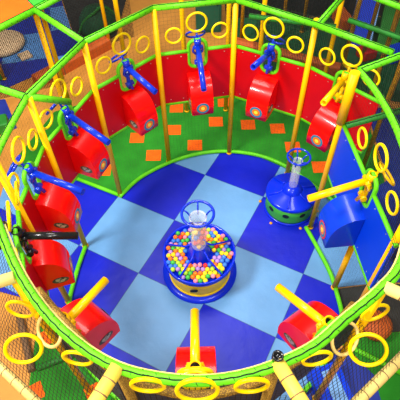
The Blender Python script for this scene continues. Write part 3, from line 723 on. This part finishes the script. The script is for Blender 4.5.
# tan leaf shaped cushion at upper left
bm = bm_(); lathe(bm, [(0.42, 0), (0.46, 0.04), (0.46, 0.1), (0.4, 0.14), (0, 0.15)], (-4.05, 8.75, -0.01), 32)
o = tag(link('round_cushion', bm, 'tan'), 'round tan cushion on the blue mats at the left edge', 'cushion')
bm = bm_(); box(bm, (-3.62, 8.22, -0.009), (-3.38, 8.46, 0.05), 0.6, 0.02); tag(link('square_cushion', bm, 'tan'), 'small square tan cushion beside the round tan one', 'cushion')
simple('step_block', (-4.15, 7.5, -0.01), (-3.8, 7.95, 0.3), 'dgreen', 'green foam step block at the upper left edge', 'foam block', 0.5)
simple('step_block', (-4.35, 7.2, -0.01), (-4.05, 7.5, 0.22), 'canopy_o', 'orange foam step block at the left edge', 'foam block', 0.5)
simple('step_block', (-3.75, 6.0, -0.01), (-3.3, 6.3, 0.2), 'dgreen', 'low green foam block at the left edge above the navy mat', 'foam block', 0.35)
# slides at upper right
root = thing('slide', (3.6, 8.9, -0.01), 'blue slide with a green side ramp at upper right', 'slide')
bm = bm_(); prism(bm, [(0, 0), (0.9, 0), (0.9, 0.75), (0.75, 0.75), (0.05, 0.08)], 0.42, V(3.1, 8.35, -0.005), V(0.3, 0.95, 0).normalized(), V(0, 0, 1), V(0.95, -0.3, 0).normalized()); link('chute', bm, 'bluepanel', root)
for s in (0, 0.40):
    bm = bm_(); prism(bm, [(0, 0), (0.9, 0), (0.9, 0.95), (0.75, 0.95), (0.0, 0.22)], 0.05, V(3.1, 8.35, -0.005)+V(0.95, -0.3, 0).normalized()*s, V(0.3, 0.95, 0).normalized(), V(0, 0, 1), V(0.95, -0.3, 0).normalized()); link('side_rail', bm, 'lightblue', root)
bm = bm_(); prism(bm, [(0, 0), (1.0, 0), (1.0, 0.6)], 0.4, V(3.62, 8.1, -0.005), V(0.3, 0.95, 0).normalized(), V(0, 0, 1), V(0.95, -0.3, 0).normalized()); link('ramp', bm, 'dgreen', root)
simple('step_block', (3.25, 7.85, -0.008), (3.55, 8.15, 0.2), 'redpanel', 'red foam block in front of the blue slide', 'foam block', 0.4)
simple('step_block', (3.75, 7.75, -0.008), (4.1, 8.05, 0.25), 'bluepanel', 'blue foam block at the right of the red block', 'foam block', 0.4)
simple('step_block', (3.05, 8.95, -0.01), (3.3, 9.5, 0.25), 'brown', 'orange foam block behind the blue slide at the top right', 'foam block', 0.2)
simple('foam_bolster', (2.6, 3.1, -0.02), (3.2, 4.0, 0.25), 'navy', 'navy foam bolster behind the blue panel at the right edge', 'foam block', 0.1, 0.06)
# front-right: orange cushion, blue slide lip, green tubes
bm = bm_(); lathe(bm, [(0.15, 0), (0.19, 0.05), (0.19, 0.14), (0.14, 0.2), (0, 0.22)], (2.12, 2.32, -0.007), 24)
tag(link('round_cushion', bm, 'brown'), 'orange-brown round cushion at front right below the small hoop', 'cushion')
root = thing('slide', (1.45, 1.55, -0.009), 'blue slide lip with a pale painted net sheen at the bottom right', 'slide')
bm = bm_(); prism(bm, [(0, 0), (0.6, 0), (0.6, 0.1), (0.0, 0.22)], 0.36, V(1.18, 1.75, -0.009), V(0.3, -0.95, 0).normalized(), V(0, 0, 1), V(0.95, 0.3, 0).normalized()); link('chute', bm, 'bluepanel', root)
bm = bm_(); prism(bm, [(0.06, 0.212), (0.54, 0.117), (0.54, 0.121), (0.06, 0.216)], 0.16, V(1.30, 1.79, -0.009), V(0.3, -0.95, 0).normalized(), V(0, 0, 1), V(0.95, 0.3, 0).normalized()); link('bed_sheen', bm, 'lightblue', root)  # pale strip paints the sheen and net reflection onto the chute
tube_thing('padded_kerb', [(1.7, 2.13, 0.02), (2.35, 1.72, 0.02)], 0.03, 'green', 'green padded kerb between the navy mat and the green carpet at front right', 'kerb')
tube_thing('padded_kerb', [(1.98, 1.2, 0.02), (2.2, 0.95, 0.02)], 0.03, 'green', 'green padded kerb at the bottom right edge', 'kerb')
tube_thing('padded_kerb', [(-2.0, 1.93, 0.02), (-1.55, 2.1, 0.02)], 0.035, 'dgreen', 'dark green padded kerb crossing the front-left green carpet', 'kerb')
tube_thing('padded_kerb', [(-2.36, 2.62, 0.03), (-2.05, 1.9, 0.03)], 0.045, 'wood', 'dull brown padded kerb between beige floor and green carpet at front left', 'kerb')

# ------------------------------------------------------------------ camera
p, roll, h = 0.897335887, 0.0285267702, 5.56424725
f = Vector((0, math.cos(p), -math.sin(p))); r = Vector((1, 0, 0)); d = f.cross(r)
right = r*math.cos(roll) + d*math.sin(roll); down = -r*math.sin(roll) + d*math.cos(roll)
cam = bpy.data.cameras.new('camera'); co = bpy.data.objects.new('camera', cam); C.objects.link(co)
mw = Matrix((( right.x, -down.x, -f.x, 0), (right.y, -down.y, -f.y, 0), (right.z, -down.z, -f.z, h), (0, 0, 0, 1)))
co.matrix_world = mw
cam.sensor_width = 36; cam.lens = 465.137734/400*36; cam.clip_start = 0.05
S.camera = co

# ------------------------------------------------------------------ light
w = bpy.data.worlds.new('hall'); S.world = w; w.use_nodes = True
w.node_tree.nodes['Background'].inputs['Color'].default_value = (1.0, 0.97, 0.93, 1)
w.node_tree.nodes['Background'].inputs['Strength'].default_value = 0.25
def area(name, loc, target, size, power, col=(1, 0.97, 0.92)):
    l = bpy.data.lights.new(name, 'AREA'); l.shape = 'DISK'; l.size = size; l.energy = power; l.color = col
    o = bpy.data.objects.new(name, l); C.objects.link(o); o.location = loc
    o.rotation_euler = (Vector(target)-Vector(loc)).to_track_quat('-Z', 'Y').to_euler()
area('hall_key_fill', (-4.6, 1.6, 7.8), (0, 4, 0), 1.8, 980)
area('hall_key_fill', (2.5, 0.0, 9), (0, 4, 0), 2.2, 260)  # added fill from the right, lifts the ambient level
area('hall_key_fill', (-0.3, 6.2, 9), (0, 4, 0), 3.5, 520)
area('hall_key_fill', (0.3, -3.0, 8.0), (0, 4.5, 0.8), 2.0, 440)  # added fill from the camera side, brightens posts and back panels
S.view_settings.view_transform = 'Standard'; S.view_settings.look = 'None'
S.view_settings.gamma = 1; S.view_settings.use_curve_mapping = False
S.view_settings.exposure = -0.12
